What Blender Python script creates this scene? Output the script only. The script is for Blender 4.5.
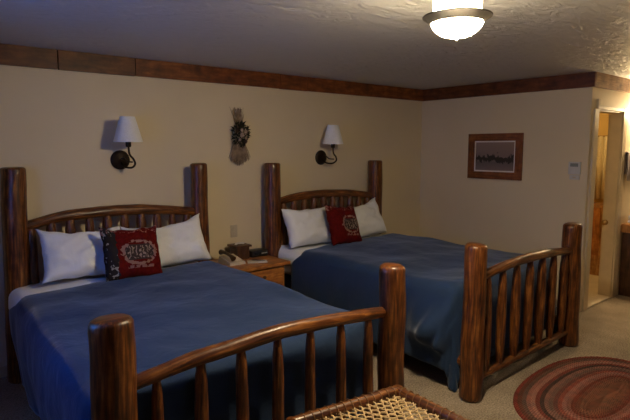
import bpy, bmesh, math, random
from mathutils import Vector, Matrix, noise, Euler
PI = math.pi
R = math.radians
random.seed(7)
scn = bpy.context.scene
for o in list(bpy.data.objects):
    bpy.data.objects.remove(o)
C = scn.collection

# ------------------------------------------------------------------ camera
F_PX = 524.6
cam_d = bpy.data.cameras.new('camera')
cam = bpy.data.objects.new('camera', cam_d); C.objects.link(cam)
yaw, pitch, roll = .8695, .1185, -.0017
fw = Vector((math.cos(yaw)*math.cos(pitch), math.sin(yaw)*math.cos(pitch), -math.sin(pitch)))
rt = Vector((math.sin(yaw), -math.cos(yaw), 0)); up = rt.cross(fw)
rt, up = math.cos(roll)*rt+math.sin(roll)*up, -math.sin(roll)*rt+math.cos(roll)*up
m = Matrix((rt, up, -fw)).transposed().to_4x4(); m.translation = Vector((-5.5256, -4.385, 1.7042))
cam.matrix_world = m
cam_d.sensor_width = 36; cam_d.lens = F_PX/630*36; cam_d.clip_start = .02
scn.camera = cam

# ------------------------------------------------------------------ world, lights, exposure
vs = scn.view_settings
vs.view_transform = 'Standard'; vs.look = 'None'; vs.gamma = 1; vs.use_curve_mapping = False
vs.exposure = 0.0
w = bpy.data.worlds.new('world'); scn.world = w; w.use_nodes = True
w.node_tree.nodes['Background'].inputs[0].default_value = (.10, .22, .60, 1)
w.node_tree.nodes['Background'].inputs[1].default_value = .12

def area(name, loc, rot, sx, sy, energy, col):
    d = bpy.data.lights.new(name, 'AREA'); d.shape = 'RECTANGLE'; d.size = sx; d.size_y = sy
    d.energy = energy; d.color = col
    o = bpy.data.objects.new(name, d); C.objects.link(o); o.location = loc; o.rotation_euler = rot
    return o
# dusk daylight outside the two windows (left wall, and the front wall behind the camera)
area('daylight_left', (-5.88, -1.85, 1.56), (0, R(-74), 0), 1.0, 1.1, 20, (.05, .24, .95))
area('daylight_front', (-3.2, -6.75, 1.7), (R(84), 0, 0), 2.2, 1.3, 3, (.70, .76, 1.0))
LAMP_GLASS = 258.0      # emission of the ceiling fixture's glass bowl
LAMP_DRUM = 40.0
BATH_E = 38
VANITY_E = 250

# ------------------------------------------------------------------ materials
def nmat(name):
    mt = bpy.data.materials.new(name); mt.use_nodes = True
    nt = mt.node_tree
    return mt, nt, nt.nodes['Principled BSDF']
def N(nt, typ, **kw):
    n = nt.nodes.new(typ)
    for k, v in kw.items():
        if k.startswith('i_'): n.inputs[int(k[2:])].default_value = v
        else: setattr(n, k, v)
    return n
def ramp(nt, stops, interp='LINEAR'):
    r = nt.nodes.new('ShaderNodeValToRGB'); cr = r.color_ramp; cr.interpolation = interp
    while len(cr.elements) < len(stops): cr.elements.new(.5)
    for e, (p, c) in zip(cr.elements, stops):
        e.position = p; e.color = (*c, 1)
    return r
def bump(nt, bs, src, strength, dist=.01):
    b = N(nt, 'ShaderNodeBump'); b.inputs['Strength'].default_value = strength; b.inputs['Distance'].default_value = dist
    nt.links.new(src, b.inputs['Height']); nt.links.new(b.outputs[0], bs.inputs['Normal'])
    return b
def simple(name, col, rough=.6, metal=0, nscale=0, namt=.15, bstr=0, spec=.5, coord='Object'):
    mt, nt, bs = nmat(name)
    bs.inputs['Roughness'].default_value = rough; bs.inputs['Metallic'].default_value = metal
    bs.inputs['Specular IOR Level'].default_value = spec
    if nscale:
        tc = N(nt, 'ShaderNodeTexCoord'); n = N(nt, 'ShaderNodeTexNoise'); n.inputs['Scale'].default_value = nscale; n.inputs['Detail'].default_value = 4
        nt.links.new(tc.outputs[coord], n.inputs['Vector'])
        r = ramp(nt, [(.3, tuple(c*(1-namt) for c in col)), (.7, tuple(min(1, c*(1+namt)) for c in col))])
        nt.links.new(n.outputs[0], r.inputs[0]); nt.links.new(r.outputs[0], bs.inputs['Base Color'])
        if bstr: bump(nt, bs, n.outputs[0], bstr)
    else:
        bs.inputs['Base Color'].default_value = (*col, 1)
    return mt
def wood(name, dark, mid, light, rough=.32, su=1.0, sv=1.0, knots=True, uv=True, bstr=.25, coat=.25):
    # streaks run along V of the UV map (metres along the piece)
    mt, nt, bs = nmat(name)
    tc = N(nt, 'ShaderNodeTexCoord'); mp = N(nt, 'ShaderNodeMapping')
    mp.inputs['Scale'].default_value = (75*su, 5*sv, 75*su)
    nt.links.new(tc.outputs['UV' if uv else 'Object'], mp.inputs[0])
    n1 = N(nt, 'ShaderNodeTexNoise'); n1.inputs['Scale'].default_value = 1; n1.inputs['Detail'].default_value = 6; n1.inputs['Distortion'].default_value = .35
    nt.links.new(mp.outputs[0], n1.inputs['Vector'])
    r = ramp(nt, [(.3, dark), (.5, mid), (.72, light)])
    nt.links.new(n1.outputs[0], r.inputs[0])
    out = r.outputs[0]
    if knots:
        mp2 = N(nt, 'ShaderNodeMapping'); mp2.inputs['Scale'].default_value = (9*su, 4.5*sv, 9)
        nt.links.new(tc.outputs['UV' if uv else 'Object'], mp2.inputs[0])
        v = N(nt, 'ShaderNodeTexVoronoi'); v.inputs['Scale'].default_value = 1
        nt.links.new(mp2.outputs[0], v.inputs['Vector'])
        kr = ramp(nt, [(.06, (1, 1, 1)), (.24, (0, 0, 0))])
        nt.links.new(v.outputs['Distance'], kr.inputs[0])
        mx = N(nt, 'ShaderNodeMix', data_type='RGBA'); mx.inputs[7].default_value = (dark[0]*.55, dark[1]*.5, dark[2]*.5, 1)
        ml = N(nt, 'ShaderNodeMath', operation='MULTIPLY'); ml.inputs[1].default_value = .75
        nt.links.new(kr.outputs[0], ml.inputs[0]); nt.links.new(ml.outputs[0], mx.inputs[0]); nt.links.new(out, mx.inputs[6])
        out = mx.outputs[2]
    n2 = N(nt, 'ShaderNodeTexNoise'); n2.inputs['Scale'].default_value = 8; n2.inputs['Detail'].default_value = 5; n2.inputs['Roughness'].default_value = .65
    nt.links.new(tc.outputs['Object'], n2.inputs['Vector'])
    r2 = ramp(nt, [(.3, (.50, .44, .40)), (.5, (.95, .92, .88)), (.68, (1.35, 1.42, 1.30))])
    nt.links.new(n2.outputs[0], r2.inputs[0])
    mm = N(nt, 'ShaderNodeMix', data_type='RGBA', blend_type='MULTIPLY'); mm.inputs[0].default_value = 1
    nt.links.new(out, mm.inputs[6]); nt.links.new(r2.outputs[0], mm.inputs[7])
    nt.links.new(mm.outputs[2], bs.inputs['Base Color'])
    bs.inputs['Roughness'].default_value = rough
    bs.inputs['Coat Weight'].default_value = coat; bs.inputs['Coat Roughness'].default_value = .18
    bump(nt, bs, n1.outputs[0], bstr, .004)
    return mt
M = {}
M['log'] = wood('varnished_log', (.020, .006, .002), (.115, .034, .007), (.32, .125, .027), rough=.38, coat=.12)
M['log_end'] = M['log']
M['trim'] = wood('stained_pine_board', (.07, .018, .006), (.13, .038, .010), (.20, .066, .02), rough=.5, su=.35, coat=.05)
M['trim_warm'] = wood('warm_stained_board', (.11, .028, .008), (.20, .058, .013), (.30, .10, .026), rough=.5, su=.35, coat=.05)
M['trim_light'] = wood('pale_pine_board', (.22, .10, .045), (.36, .19, .09), (.48, .28, .15), rough=.55, su=.8, coat=.0)
M['unseen_wall'] = wood('dark_unseen_wall', (.05, .018, .006), (.10, .035, .011), (.15, .055, .02), rough=.5, su=.4, coat=0)  # invented dark finish for the unseen left and front walls, cuts bounced fill light
M['stand'] = wood('nightstand_pine', (.26, .085, .02), (.44, .17, .042), (.58, .26, .075), rough=.35, su=.5)
M['frame'] = wood('picture_frame_wood', (.10, .03, .008), (.21, .065, .016), (.30, .10, .025), rough=.45, knots=False)
M['vanity'] = wood('vanity_slab_wood', (.30, .13, .04), (.48, .24, .08), (.62, .36, .14), rough=.35, knots=False)
M['darkwood'] = wood('dark_box_wood', (.035, .014, .006), (.075, .03, .013), (.12, .05, .022), rough=.5, knots=False)
M['iron'] = simple('dark_bronze', (.028, .018, .013), .42, .7, 30, .3)
M['pan'] = simple('brushed_bronze', (.22, .215, .20), .35, .9, 20, .15)
M['brass'] = simple('aged_brass', (.30, .19, .07), .35, .9, 20, .2)
M['shade'] = simple('white_lamp_shade', (.84, .86, .90), .8, 0, 90, .05, .1)
M['paint'] = simple('cream_door_paint', (.62, .53, .38), .45, 0, 8, .05)
M['white_plastic'] = simple('white_plastic', (.62, .62, .62), .4, 0, 20, .04)
M['cream_plastic'] = simple('cream_plastic', (.58, .50, .38), .45, 0, 20, .06)
M['black_plastic'] = simple('black_plastic', (.012, .012, .014), .35, 0, 20, .2)
M['brown_plastic'] = simple('dark_brown_plastic', (.05, .03, .02), .35, 0, 20, .2)
M['paper'] = simple('printed_paper', (.70, .66, .62), .7, 0, 60, .08)
M['grey_towel'] = simple('grey_towel', (.48, .44, .47), .95, 0, 120, .2, .5)
M['cream_towel'] = simple('cream_curtain', (.74, .64, .42), .9, 0, 60, .1, .3)
M['tile'] = simple('bath_vinyl', (.72, .66, .52), .4, 0, 6, .08)
M['bathwall'] = simple('bathroom_wall_paint', (.68, .46, .14), .6, 0, 4, .05)
M['straw'] = simple('dried_straw', (.34, .25, .17), .9, 0, 20, .35)
M['leaf'] = simple('dried_dark_leaves', (.022, .024, .018), .9, 0, 15, .4)
M['petal'] = simple('dried_pale_flower', (.36, .28, .23), .9, 0, 30, .2)
M['cone'] = simple('pine_cone', (.085, .045, .028), .8, 0, 40, .4)
M['hide'] = simple('rawhide_lacing', (.62, .46, .24), .5, 0, 40, .25, .2)
M['lacing'] = simple('dark_rawhide', (.20, .10, .04), .5, 0, 40, .3)
M['shadow_gap'] = simple('unlit_cavity', (.02, .016, .012), .9)

def wall_material():
    mt, nt, bs = nmat('cream_wall_paint')
    tc = N(nt, 'ShaderNodeTexCoord'); n = N(nt, 'ShaderNodeTexNoise'); n.inputs['Scale'].default_value = 1.3; n.inputs['Detail'].default_value = 3
    nt.links.new(tc.outputs['Object'], n.inputs['Vector'])
    r = ramp(nt, [(.3, (.73, .625, .44)), (.7, (.78, .675, .48))])
    nt.links.new(n.outputs[0], r.inputs[0]); nt.links.new(r.outputs[0], bs.inputs['Base Color'])
    n2 = N(nt, 'ShaderNodeTexNoise'); n2.inputs['Scale'].default_value = 26; n2.inputs['Detail'].default_value = 5
    nt.links.new(tc.outputs['Object'], n2.inputs['Vector']); bump(nt, bs, n2.outputs[0], .18, .006)
    bs.inputs['Roughness'].default_value = .6
    return mt
M['wall'] = wall_material()
def ceiling_material():
    mt, nt, bs = nmat('knockdown_ceiling')
    bs.inputs['Base Color'].default_value = (.61, .615, .63, 1); bs.inputs['Roughness'].default_value = .5
    tc = N(nt, 'ShaderNodeTexCoord')
    mp = N(nt, 'ShaderNodeMapping'); mp.inputs['Rotation'].default_value = (0, 0, R(-38)); mp.inputs['Scale'].default_value = (5, 15, 5)
    nt.links.new(tc.outputs['Object'], mp.inputs[0])
    n = N(nt, 'ShaderNodeTexNoise'); n.inputs['Scale'].default_value = 1; n.inputs['Detail'].default_value = 6; n.inputs['Distortion'].default_value = 1.2
    nt.links.new(mp.outputs[0], n.inputs['Vector'])
    r = ramp(nt, [(.42, (0, 0, 0)), (.58, (1, 1, 1))]); nt.links.new(n.outputs[0], r.inputs[0])
    bump(nt, bs, r.outputs[0], .6, .010)
    return mt
M['ceiling'] = ceiling_material()
def carpet_material():
    mt, nt, bs = nmat('beige_carpet')
    tc = N(nt, 'ShaderNodeTexCoord')
    n = N(nt, 'ShaderNodeTexNoise'); n.inputs['Scale'].default_value = 95; n.inputs['Detail'].default_value = 5
    nt.links.new(tc.outputs['Object'], n.inputs['Vector'])
    r = ramp(nt, [(.3, (.17, .135, .10)), (.5, (.33, .275, .215)), (.7, (.47, .40, .32))])
    nt.links.new(n.outputs[0], r.inputs[0])
    n2 = N(nt, 'ShaderNodeTexNoise'); n2.inputs['Scale'].default_value = 4; n2.inputs['Detail'].default_value = 4
    nt.links.new(tc.outputs['Object'], n2.inputs['Vector'])
    r2 = ramp(nt, [(.35, (.82, .82, .82)), (.65, (1.1, 1.1, 1.1))]); nt.links.new(n2.outputs[0], r2.inputs[0])
    mm = N(nt, 'ShaderNodeMix', data_type='RGBA', blend_type='MULTIPLY'); mm.inputs[0].default_value = 1
    nt.links.new(r.outputs[0], mm.inputs[6]); nt.links.new(r2.outputs[0], mm.inputs[7]); nt.links.new(mm.outputs[2], bs.inputs['Base Color'])
    bs.inputs['Roughness'].default_value = .95; bs.inputs['Specular IOR Level'].default_value = .1
    bump(nt, bs, n.outputs[0], .6, .01)
    return mt
M['carpet'] = carpet_material()
def fabric(name, a, b, fine=260, rough=.85, sheen=.0, wr=.25):
    mt, nt, bs = nmat(name)
    tc = N(nt, 'ShaderNodeTexCoord'); n = N(nt, 'ShaderNodeTexNoise'); n.inputs['Scale'].default_value = fine
    nt.links.new(tc.outputs['Object'], n.inputs['Vector'])
    r = ramp(nt, [(.3, a), (.7, b)]); nt.links.new(n.outputs[0], r.inputs[0]); nt.links.new(r.outputs[0], bs.inputs['Base Color'])
    n2 = N(nt, 'ShaderNodeTexNoise'); n2.inputs['Scale'].default_value = 7; n2.inputs['Detail'].default_value = 5; n2.inputs['Distortion'].default_value = .8
    nt.links.new(tc.outputs['Object'], n2.inputs['Vector']); bump(nt, bs, n2.outputs[0], wr, .03)
    bs.inputs['Roughness'].default_value = rough; bs.inputs['Specular IOR Level'].default_value = .2
    bs.inputs['Sheen Weight'].default_value = sheen; bs.inputs['Sheen Roughness'].default_value = .35; bs.inputs['Sheen Tint'].default_value = (.75, .85, 1, 1)
    return mt
M['duvet'] = fabric('navy_bedspread', (.015, .035, .090), (.023, .050, .122), sheen=.42)
M['linen'] = fabric('white_linen', (.78, .81, .86), (.84, .87, .92), wr=.45)
M['mattress'] = fabric('white_mattress', (.55, .54, .55), (.62, .61, .62), wr=.1)
M['boxspring'] = fabric('dark_box_spring', (.03, .04, .07), (.04, .05, .09), wr=.1)

def glow(name, col, strength):
    mt, nt, bs = nmat(name)
    bs.inputs['Base Color'].default_value = (.9, .9, .88, 1); bs.inputs['Roughness'].default_value = .25
    bs.inputs['Emission Color'].default_value = (*col, 1); bs.inputs['Emission Strength'].default_value = strength
    return mt
M['glass_bowl'] = glow('lit_frosted_glass', (1.0, .77, .47), LAMP_GLASS)
M['glass_drum'] = glow('lit_frosted_drum', (1.0, .80, .46), LAMP_DRUM)
M['vanity_glass'] = glow('lit_vanity_globe', (1.0, .72, .38), VANITY_E)
M['bath_glass'] = glow('lit_bathroom_globe', (1.0, .66, .26), BATH_E)
M['display'] = glow('clock_display', (.55, .75, .9), .25)
def glass():
    mt, nt, bs = nmat('window_glass')
    bs.inputs['Base Color'].default_value = (1, 1, 1, 1); bs.inputs['Roughness'].default_value = .0
    bs.inputs['Transmission Weight'].default_value = 1; bs.inputs['IOR'].default_value = 1.05
    return mt
M['glass'] = glass()

def cushion_material(name, band):
    mt, nt, bs = nmat(name)
    tc = N(nt, 'ShaderNodeTexCoord'); sp = N(nt, 'ShaderNodeSeparateXYZ'); nt.links.new(tc.outputs['Object'], sp.inputs[0])
    def mth(op, a, b=None, c=None):
        n = N(nt, 'ShaderNodeMath', operation=op)
        for i, v in enumerate((a, b, c)):
            if v is None: continue
            if isinstance(v, (int, float)): n.inputs[i].default_value = v
            else: nt.links.new(v, n.inputs[i])
        return n.outputs[0]
    X, Y, Z = sp.outputs
    front = mth('GREATER_THAN', Z, 0.0)
    cx, cy = .035, -.015
    ex = mth('DIVIDE', mth('SUBTRACT', X, cx), .12); ey = mth('DIVIDE', mth('SUBTRACT', Y, cy), .086)
    d = mth('SQRT', mth('ADD', mth('MULTIPLY', ex, ex), mth('MULTIPLY', ey, ey)))
    nz = N(nt, 'ShaderNodeTexNoise'); nz.inputs['Scale'].default_value = 42; nz.inputs['Detail'].default_value = 3
    nt.links.new(tc.outputs['Object'], nz.inputs['Vector'])
    nn = nz.outputs[0]
    ring = mth('LESS_THAN', mth('ABSOLUTE', mth('SUBTRACT', d, 1.0)), mth('SUBTRACT', mth('MULTIPLY', nn, .62), .22))
    inside = mth('LESS_THAN', d, .92)
    # broken, letter-like vertical strokes across the middle of the oval
    wv = N(nt, 'ShaderNodeTexWave', wave_type='BANDS', bands_direction='X'); wv.inputs['Scale'].default_value = 12; wv.inputs['Distortion'].default_value = 7; wv.inputs['Detail'].default_value = 1; wv.inputs['Detail Scale'].default_value = 2.5
    nt.links.new(tc.outputs['Object'], wv.inputs['Vector'])
    strokes = mth('MULTIPLY', mth('GREATER_THAN', wv.outputs[1], .62), mth('LESS_THAN', mth('ABSOLUTE', ey), .55))
    strokes = mth('MULTIPLY', strokes, inside)
    dark_in = mth('MULTIPLY', inside, mth('LESS_THAN', mth('ABSOLUTE', ey), .68))
    line = mth('MULTIPLY', mth('LESS_THAN', mth('ABSOLUTE', mth('ADD', ey, 1.25)), .12), mth('LESS_THAN', mth('ABSOLUTE', ex), .8))
    line = mth('MULTIPLY', line, mth('GREATER_THAN', nn, .47))
    base = ramp(nt, [(.3, (.075, .0025, .002)), (.7, (.12, .004, .004))])
    nt.links.new(nn, base.inputs[0])
    col = base.outputs[0]
    def over(col, mask, c):
        mx = N(nt, 'ShaderNodeMix', data_type='RGBA'); nt.links.new(mth('MULTIPLY', mask, front), mx.inputs[0]); nt.links.new(col, mx.inputs[6]); mx.inputs[7].default_value = (*c, 1)
        return mx.outputs[2]
    col = over(col, dark_in, (.045, .03, .028))
    col = over(col, mth('MULTIPLY', strokes, mth('GREATER_THAN', nn, .46)), (.27, .21, .18))
    col = over(col, ring, (.27, .15, .12))
    col = over(col, line, (.24, .12, .10))
    nb = N(nt, 'ShaderNodeTexNoise'); nb.inputs['Scale'].default_value = 26; nb.inputs['Detail'].default_value = 2
    nt.links.new(tc.outputs['Object'], nb.inputs['Vector'])
    if band:
        edge = mth('LESS_THAN', mth('ADD', X, mth('MULTIPLY', nb.outputs[0], .05)), -.095)
        col = over(col, edge, (.022, .018, .02))
        col = over(col, mth('MULTIPLY', edge, mth('GREATER_THAN', nb.outputs[0], .60)), (.28, .27, .25))
    top = mth('GREATER_THAN', mth('ADD', Y, mth('MULTIPLY', nb.outputs[0], .05)), .165)
    col = over(col, mth('MULTIPLY', top, mth('GREATER_THAN', nn, .56)), (.33, .16, .13))
    nt.links.new(col, bs.inputs['Base Color']); bs.inputs['Roughness'].default_value = .9; bs.inputs['Specular IOR Level'].default_value = .15
    bump(nt, bs, nn, .2, .01)
    return mt
M['cushion_a'] = cushion_material('red_lodge_print_dark_edge', True)
M['cushion_b'] = cushion_material('red_lodge_print', False)

def picture_material():
    mt, nt, bs = nmat('dusky_print')
    tc = N(nt, 'ShaderNodeTexCoord'); sp = N(nt, 'ShaderNodeSeparateXYZ'); nt.links.new(tc.outputs['UV'], sp.inputs[0])
    sky = ramp(nt, [(0, (.24, .18, .17)), (.28, (.15, .12, .12)), (.42, (.24, .18, .17)), (1, (.30, .21, .19))])
    nt.links.new(sp.outputs[1], sky.inputs[0])
    n = N(nt, 'ShaderNodeTexNoise'); n.inputs['Scale'].default_value = 9; n.inputs['Detail'].default_value = 5
    mp = N(nt, 'ShaderNodeMapping'); mp.inputs['Scale'].default_value = (1.6, .55, 1); nt.links.new(tc.outputs['UV'], mp.inputs[0]); nt.links.new(mp.outputs[0], n.inputs['Vector'])
    # dark band of shapes on the shoreline
    a = N(nt, 'ShaderNodeMath', operation='SUBTRACT'); nt.links.new(sp.outputs[1], a.inputs[0]); a.inputs[1].default_value = .42
    b = N(nt, 'ShaderNodeMath', operation='ABSOLUTE'); nt.links.new(a.outputs[0], b.inputs[0])
    c = N(nt, 'ShaderNodeMath', operation='MULTIPLY'); nt.links.new(b.outputs[0], c.inputs[0]); c.inputs[1].default_value = 1.7
    d = N(nt, 'ShaderNodeMath', operation='SUBTRACT'); nt.links.new(n.outputs[0], d.inputs[0]); nt.links.new(c.outputs[0], d.inputs[1])
    k = ramp(nt, [(.30, (0, 0, 0)), (.38, (1, 1, 1))]); nt.links.new(d.outputs[0], k.inputs[0])
    mx = N(nt, 'ShaderNodeMix', data_type='RGBA'); nt.links.new(k.outputs[0], mx.inputs[0]); nt.links.new(sky.outputs[0], mx.inputs[6]); mx.inputs[7].default_value = (.03, .022, .02, 1)
    nt.links.new(mx.outputs[2], bs.inputs['Base Color']); bs.inputs['Roughness'].default_value = .35
    return mt
M['picture'] = picture_material()

def rug_material():
    mt, nt, bs = nmat('braided_rug')
    tc = N(nt, 'ShaderNodeTexCoord'); sp = N(nt, 'ShaderNodeSeparateXYZ'); nt.links.new(tc.outputs['UV'], sp.inputs[0])
    X, Y = sp.outputs[0], sp.outputs[1]      # X: braid index from the rim, Y: metres round the braid
    fl = N(nt, 'ShaderNodeMath', operation='FLOOR'); nt.links.new(X, fl.inputs[0])
    fr = N(nt, 'ShaderNodeMath', operation='FRACT'); nt.links.new(X, fr.inputs[0])
    bands = ramp(nt, [(0, (.20, .050, .038)), (.06, (.13, .055, .040)), (.10, (.075, .060, .050)), (.16, (.25, .11, .09)), (.23, (.32, .16, .13)),
                      (.30, (.17, .045, .035)), (.36, (.060, .042, .038)), (.43, (.27, .14, .115)), (.50, (.085, .065, .060)), (.57, (.24, .060, .045)),
                      (.66, (.30, .15, .125)), (.76, (.17, .05, .035)), (.88, (.20, .09, .06))])
    dv = N(nt, 'ShaderNodeMath', operation='DIVIDE'); dv.inputs[1].default_value = 17; nt.links.new(fl.outputs[0], dv.inputs[0]); nt.links.new(dv.outputs[0], bands.inputs[0])
    # braid: slanted strand pattern inside each ring
    def mth(op, a, b):
        n = N(nt, 'ShaderNodeMath', operation=op)
        for i, v in enumerate((a, b)):
            if isinstance(v, (int, float)): n.inputs[i].default_value = v
            else: nt.links.new(v, n.inputs[i])
        return n.outputs[0]
    tri = mth('ABSOLUTE', mth('SUBTRACT', fr.outputs[0], .5), 0)
    ph = mth('ADD', mth('MULTIPLY', Y, 2*PI/.024), mth('MULTIPLY', tri, 5.5))
    st = mth('SINE', ph, 0)
    edge = mth('MULTIPLY', mth('SUBTRACT', .5, tri), 2.0)
    h = mth('ADD', mth('MULTIPLY', st, .3), mth('POWER', edge, .5))
    k = ramp(nt, [(.0, (.45, .45, .45)), (.6, (1.15, 1.15, 1.15))]); nt.links.new(mth('ADD', mth('MULTIPLY', st, .28), .42), k.inputs[0])
    mm = N(nt, 'ShaderNodeMix', data_type='RGBA', blend_type='MULTIPLY'); mm.inputs[0].default_value = 1
    nt.links.new(bands.outputs[0], mm.inputs[6]); nt.links.new(k.outputs[0], mm.inputs[7])
    nz = N(nt, 'ShaderNodeTexNoise'); nz.inputs['Scale'].default_value = 14; nt.links.new(tc.outputs['Object'], nz.inputs['Vector'])
    kr = ramp(nt, [(.3, (.75, .85, .9)), (.7, (1.2, 1.05, 1.0))]); nt.links.new(nz.outputs[0], kr.inputs[0])
    m2 = N(nt, 'ShaderNodeMix', data_type='RGBA', blend_type='MULTIPLY'); m2.inputs[0].default_value = 1
    nt.links.new(mm.outputs[2], m2.inputs[6]); nt.links.new(kr.outputs[0], m2.inputs[7]); nt.links.new(m2.outputs[2], bs.inputs['Base Color'])
    bs.inputs['Roughness'].default_value = .95; bs.inputs['Specular IOR Level'].default_value = .1
    bump(nt, bs, h, .5, .006)
    return mt
M['rug'] = rug_material()

# ------------------------------------------------------------------ helpers
class G:
    """collects shapes in world coordinates and links them as one mesh object"""
    def __init__(s): s.v = []; s.f = []; s.uv = []
    def add(s, vs_, fs_, uvs=None):
        b = len(s.v); s.v += [tuple(v) for v in vs_]
        for i, f in enumerate(fs_):
            s.f.append([b+k for k in f]); s.uv.append(uvs[i] if uvs else [(0, 0)]*len(f))
        return s
def box(g, lo, hi, bev=0, mtx=None, seg=2):
    bm = bmesh.new(); bmesh.ops.create_cube(bm, size=1)
    lo, hi = Vector(lo), Vector(hi)
    for v in bm.verts: v.co = Vector([(lo[i]+hi[i])/2 + v.co[i]*(hi[i]-lo[i]) for i in range(3)])
    if bev: bmesh.ops.bevel(bm, geom=bm.edges[:], offset=bev, segments=seg, affect='EDGES', profile=.6)
    dims = hi-lo; ax = max(range(3), key=lambda i: dims[i])
    bm.normal_update(); idx = {v: i for i, v in enumerate(bm.verts)}
    fs_, uvs = [], []
    for f in bm.faces:
        fs_.append([idx[v] for v in f.verts]); n = f.normal
        k = max(range(3), key=lambda i: abs(n[i])); oth = [i for i in range(3) if i != k]
        if ax in oth: va = ax; ua = [i for i in oth if i != ax][0]
        else: ua, va = oth
        uvs.append([(v.co[ua]+n[k]*.37, v.co[va]) for v in f.verts])
    vs_ = [v.co.copy() for v in bm.verts]; bm.free()
    if mtx: vs_ = [mtx @ v for v in vs_]
    return g.add(vs_, fs_, uvs)
def smooth_path(pts, n=8):
    pts = [Vector(p) for p in pts]
    if len(pts) < 3:
        return [pts[0].lerp(pts[-1], i/n) for i in range(n+1)]
    out = []
    for i in range(len(pts)-1):
        p0 = pts[max(i-1, 0)]; p1 = pts[i]; p2 = pts[i+1]; p3 = pts[min(i+2, len(pts)-1)]
        for k in range(n):
            t = k/n
            out.append(.5*((2*p1)+(-p0+p2)*t+(2*p0-5*p1+4*p2-p3)*t*t+(-p0+3*p1-3*p2+p3)*t**3))
    out.append(pts[-1]); return out
def tube(g, path, rad, ns=14, lump=0, seed=0, chamfer=0, facet=0):
    """path list of points, rad constant, list or function of t; rounded or chamfered ends"""
    P = [Vector(p) for p in path]; n = len(P)
    L = [0]
    for i in range(1, n): L.append(L[-1]+(P[i]-P[i-1]).length)
    def rr(t):
        if callable(rad): return rad(t)
        if isinstance(rad, (list, tuple)):
            x = t*(len(rad)-1); i = min(int(x), len(rad)-2); return rad[i]*(1-(x-i))+rad[i+1]*(x-i)
        return rad
    rings = []
    # frame transport
    T0 = (P[1]-P[0]).normalized(); a = Vector((0, 0, 1)) if abs(T0.z) < .9 else Vector((1, 0, 0))
    U = T0.cross(a).normalized()
    stations = []
    for i in range(n):
        T = (P[min(i+1, n-1)]-P[max(i-1, 0)]).normalized()
        U = (U-T*U.dot(T)).normalized(); V = T.cross(U)
        stations.append((P[i], T, U.copy(), V, rr(L[i]/max(L[-1], 1e-6)), L[i]))
    if chamfer:
        p, T, U0, V0, r, l = stations[0]; q = stations[-1]
        s0 = [(p-T*0, T, U0, V0, max(r-chamfer, r*.3), l)] + [(p+T*chamfer*.35, T, U0, V0, r-chamfer*.35, l), (p+T*chamfer, T, U0, V0, r, l)]
        pe, Te, Ue, Ve, re_, le = q
        s1 = [(pe-Te*chamfer, Te, Ue, Ve, re_, le), (pe-Te*chamfer*.35, Te, Ue, Ve, re_-chamfer*.35, le), (pe, Te, Ue, Ve, max(re_-chamfer, re_*.3), le)]
        stations = s0 + [s for s in stations[1:-1] if chamfer < s[5] < le-chamfer] + s1
    vs_, fs_, uvs = [], [], []
    for (p, T, U_, V_, r, l) in stations:
        for k in range(ns):
            an = 2*PI*k/ns
            q = 1.0
            if lump:
                q += lump*noise.noise(Vector((math.cos(an)*1.3+seed*7.1, math.sin(an)*1.3, l*5+seed)))
                q += lump*.5*noise.noise(Vector((math.cos(an)*3+seed*3.1, math.sin(an)*3, l*13+seed)))
            if facet: q += facet*math.cos(an*5+seed)
            vs_.append(p+(U_*math.cos(an)+V_*math.sin(an))*r*q)
    m_ = len(stations)
    off = seed*.731
    for i in range(m_-1):
        for k in range(ns):
            k2 = (k+1) % ns
            fs_.append([i*ns+k, i*ns+k2, (i+1)*ns+k2, (i+1)*ns+k])
            r = stations[i][4]; c = 2*PI*max(r, .01)
            u0, u1 = k/ns*c+off, (k+1)/ns*c+off; l0, l1 = stations[i][5]+off, stations[i+1][5]+off
            uvs.append([(u0, l0), (u1, l0), (u1, l1), (u0, l1)])
    for base, st, rev in ((0, stations[0], True), ((m_-1)*ns, stations[-1], False)):
        vs_.append(st[0]); c = len(vs_)-1
        for k in range(ns):
            k2 = (k+1) % ns
            tri = [base+k, base+k2, c] if not rev else [base+k2, base+k, c]
            fs_.append(tri)
            uvs.append([(math.cos(2*PI*k/ns)*st[4]+off, math.sin(2*PI*k/ns)*st[4]*.2), (math.cos(2*PI*k2/ns)*st[4]+off, math.sin(2*PI*k2/ns)*st[4]*.2), (off, 0)])
    return g.add(vs_, fs_, uvs)
def lathe(g, prof, center, axis=(0, 0, 1), ns=32, closed=False):
    """prof list of (r, h) along axis"""
    A = Vector(axis).normalized(); a = Vector((0, 0, 1)) if abs(A.z) < .9 else Vector((1, 0, 0))
    U = A.cross(a).normalized(); V = A.cross(U); c = Vector(center)
    vs_, fs_, uvs = [], [], []
    for (r, h) in prof:
        for k in range(ns):
            an = 2*PI*k/ns; vs_.append(c+A*h+(U*math.cos(an)+V*math.sin(an))*max(r, .0002))
    n = len(prof)
    rngs = range(n if closed else n-1)
    for i in rngs:
        j = (i+1) % n
        for k in range(ns):
            k2 = (k+1) % ns
            fs_.append([i*ns+k, i*ns+k2, j*ns+k2, j*ns+k]); uvs.append([(k/ns, prof[i][1]), ((k+1)/ns, prof[i][1]), ((k+1)/ns, prof[j][1]), (k/ns, prof[j][1])])
    return g.add(vs_, fs_, uvs)
def wloc(o):
    v = Vector(o.location); p = o.parent
    while p: v += p.location; p = p.parent
    return v
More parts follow.
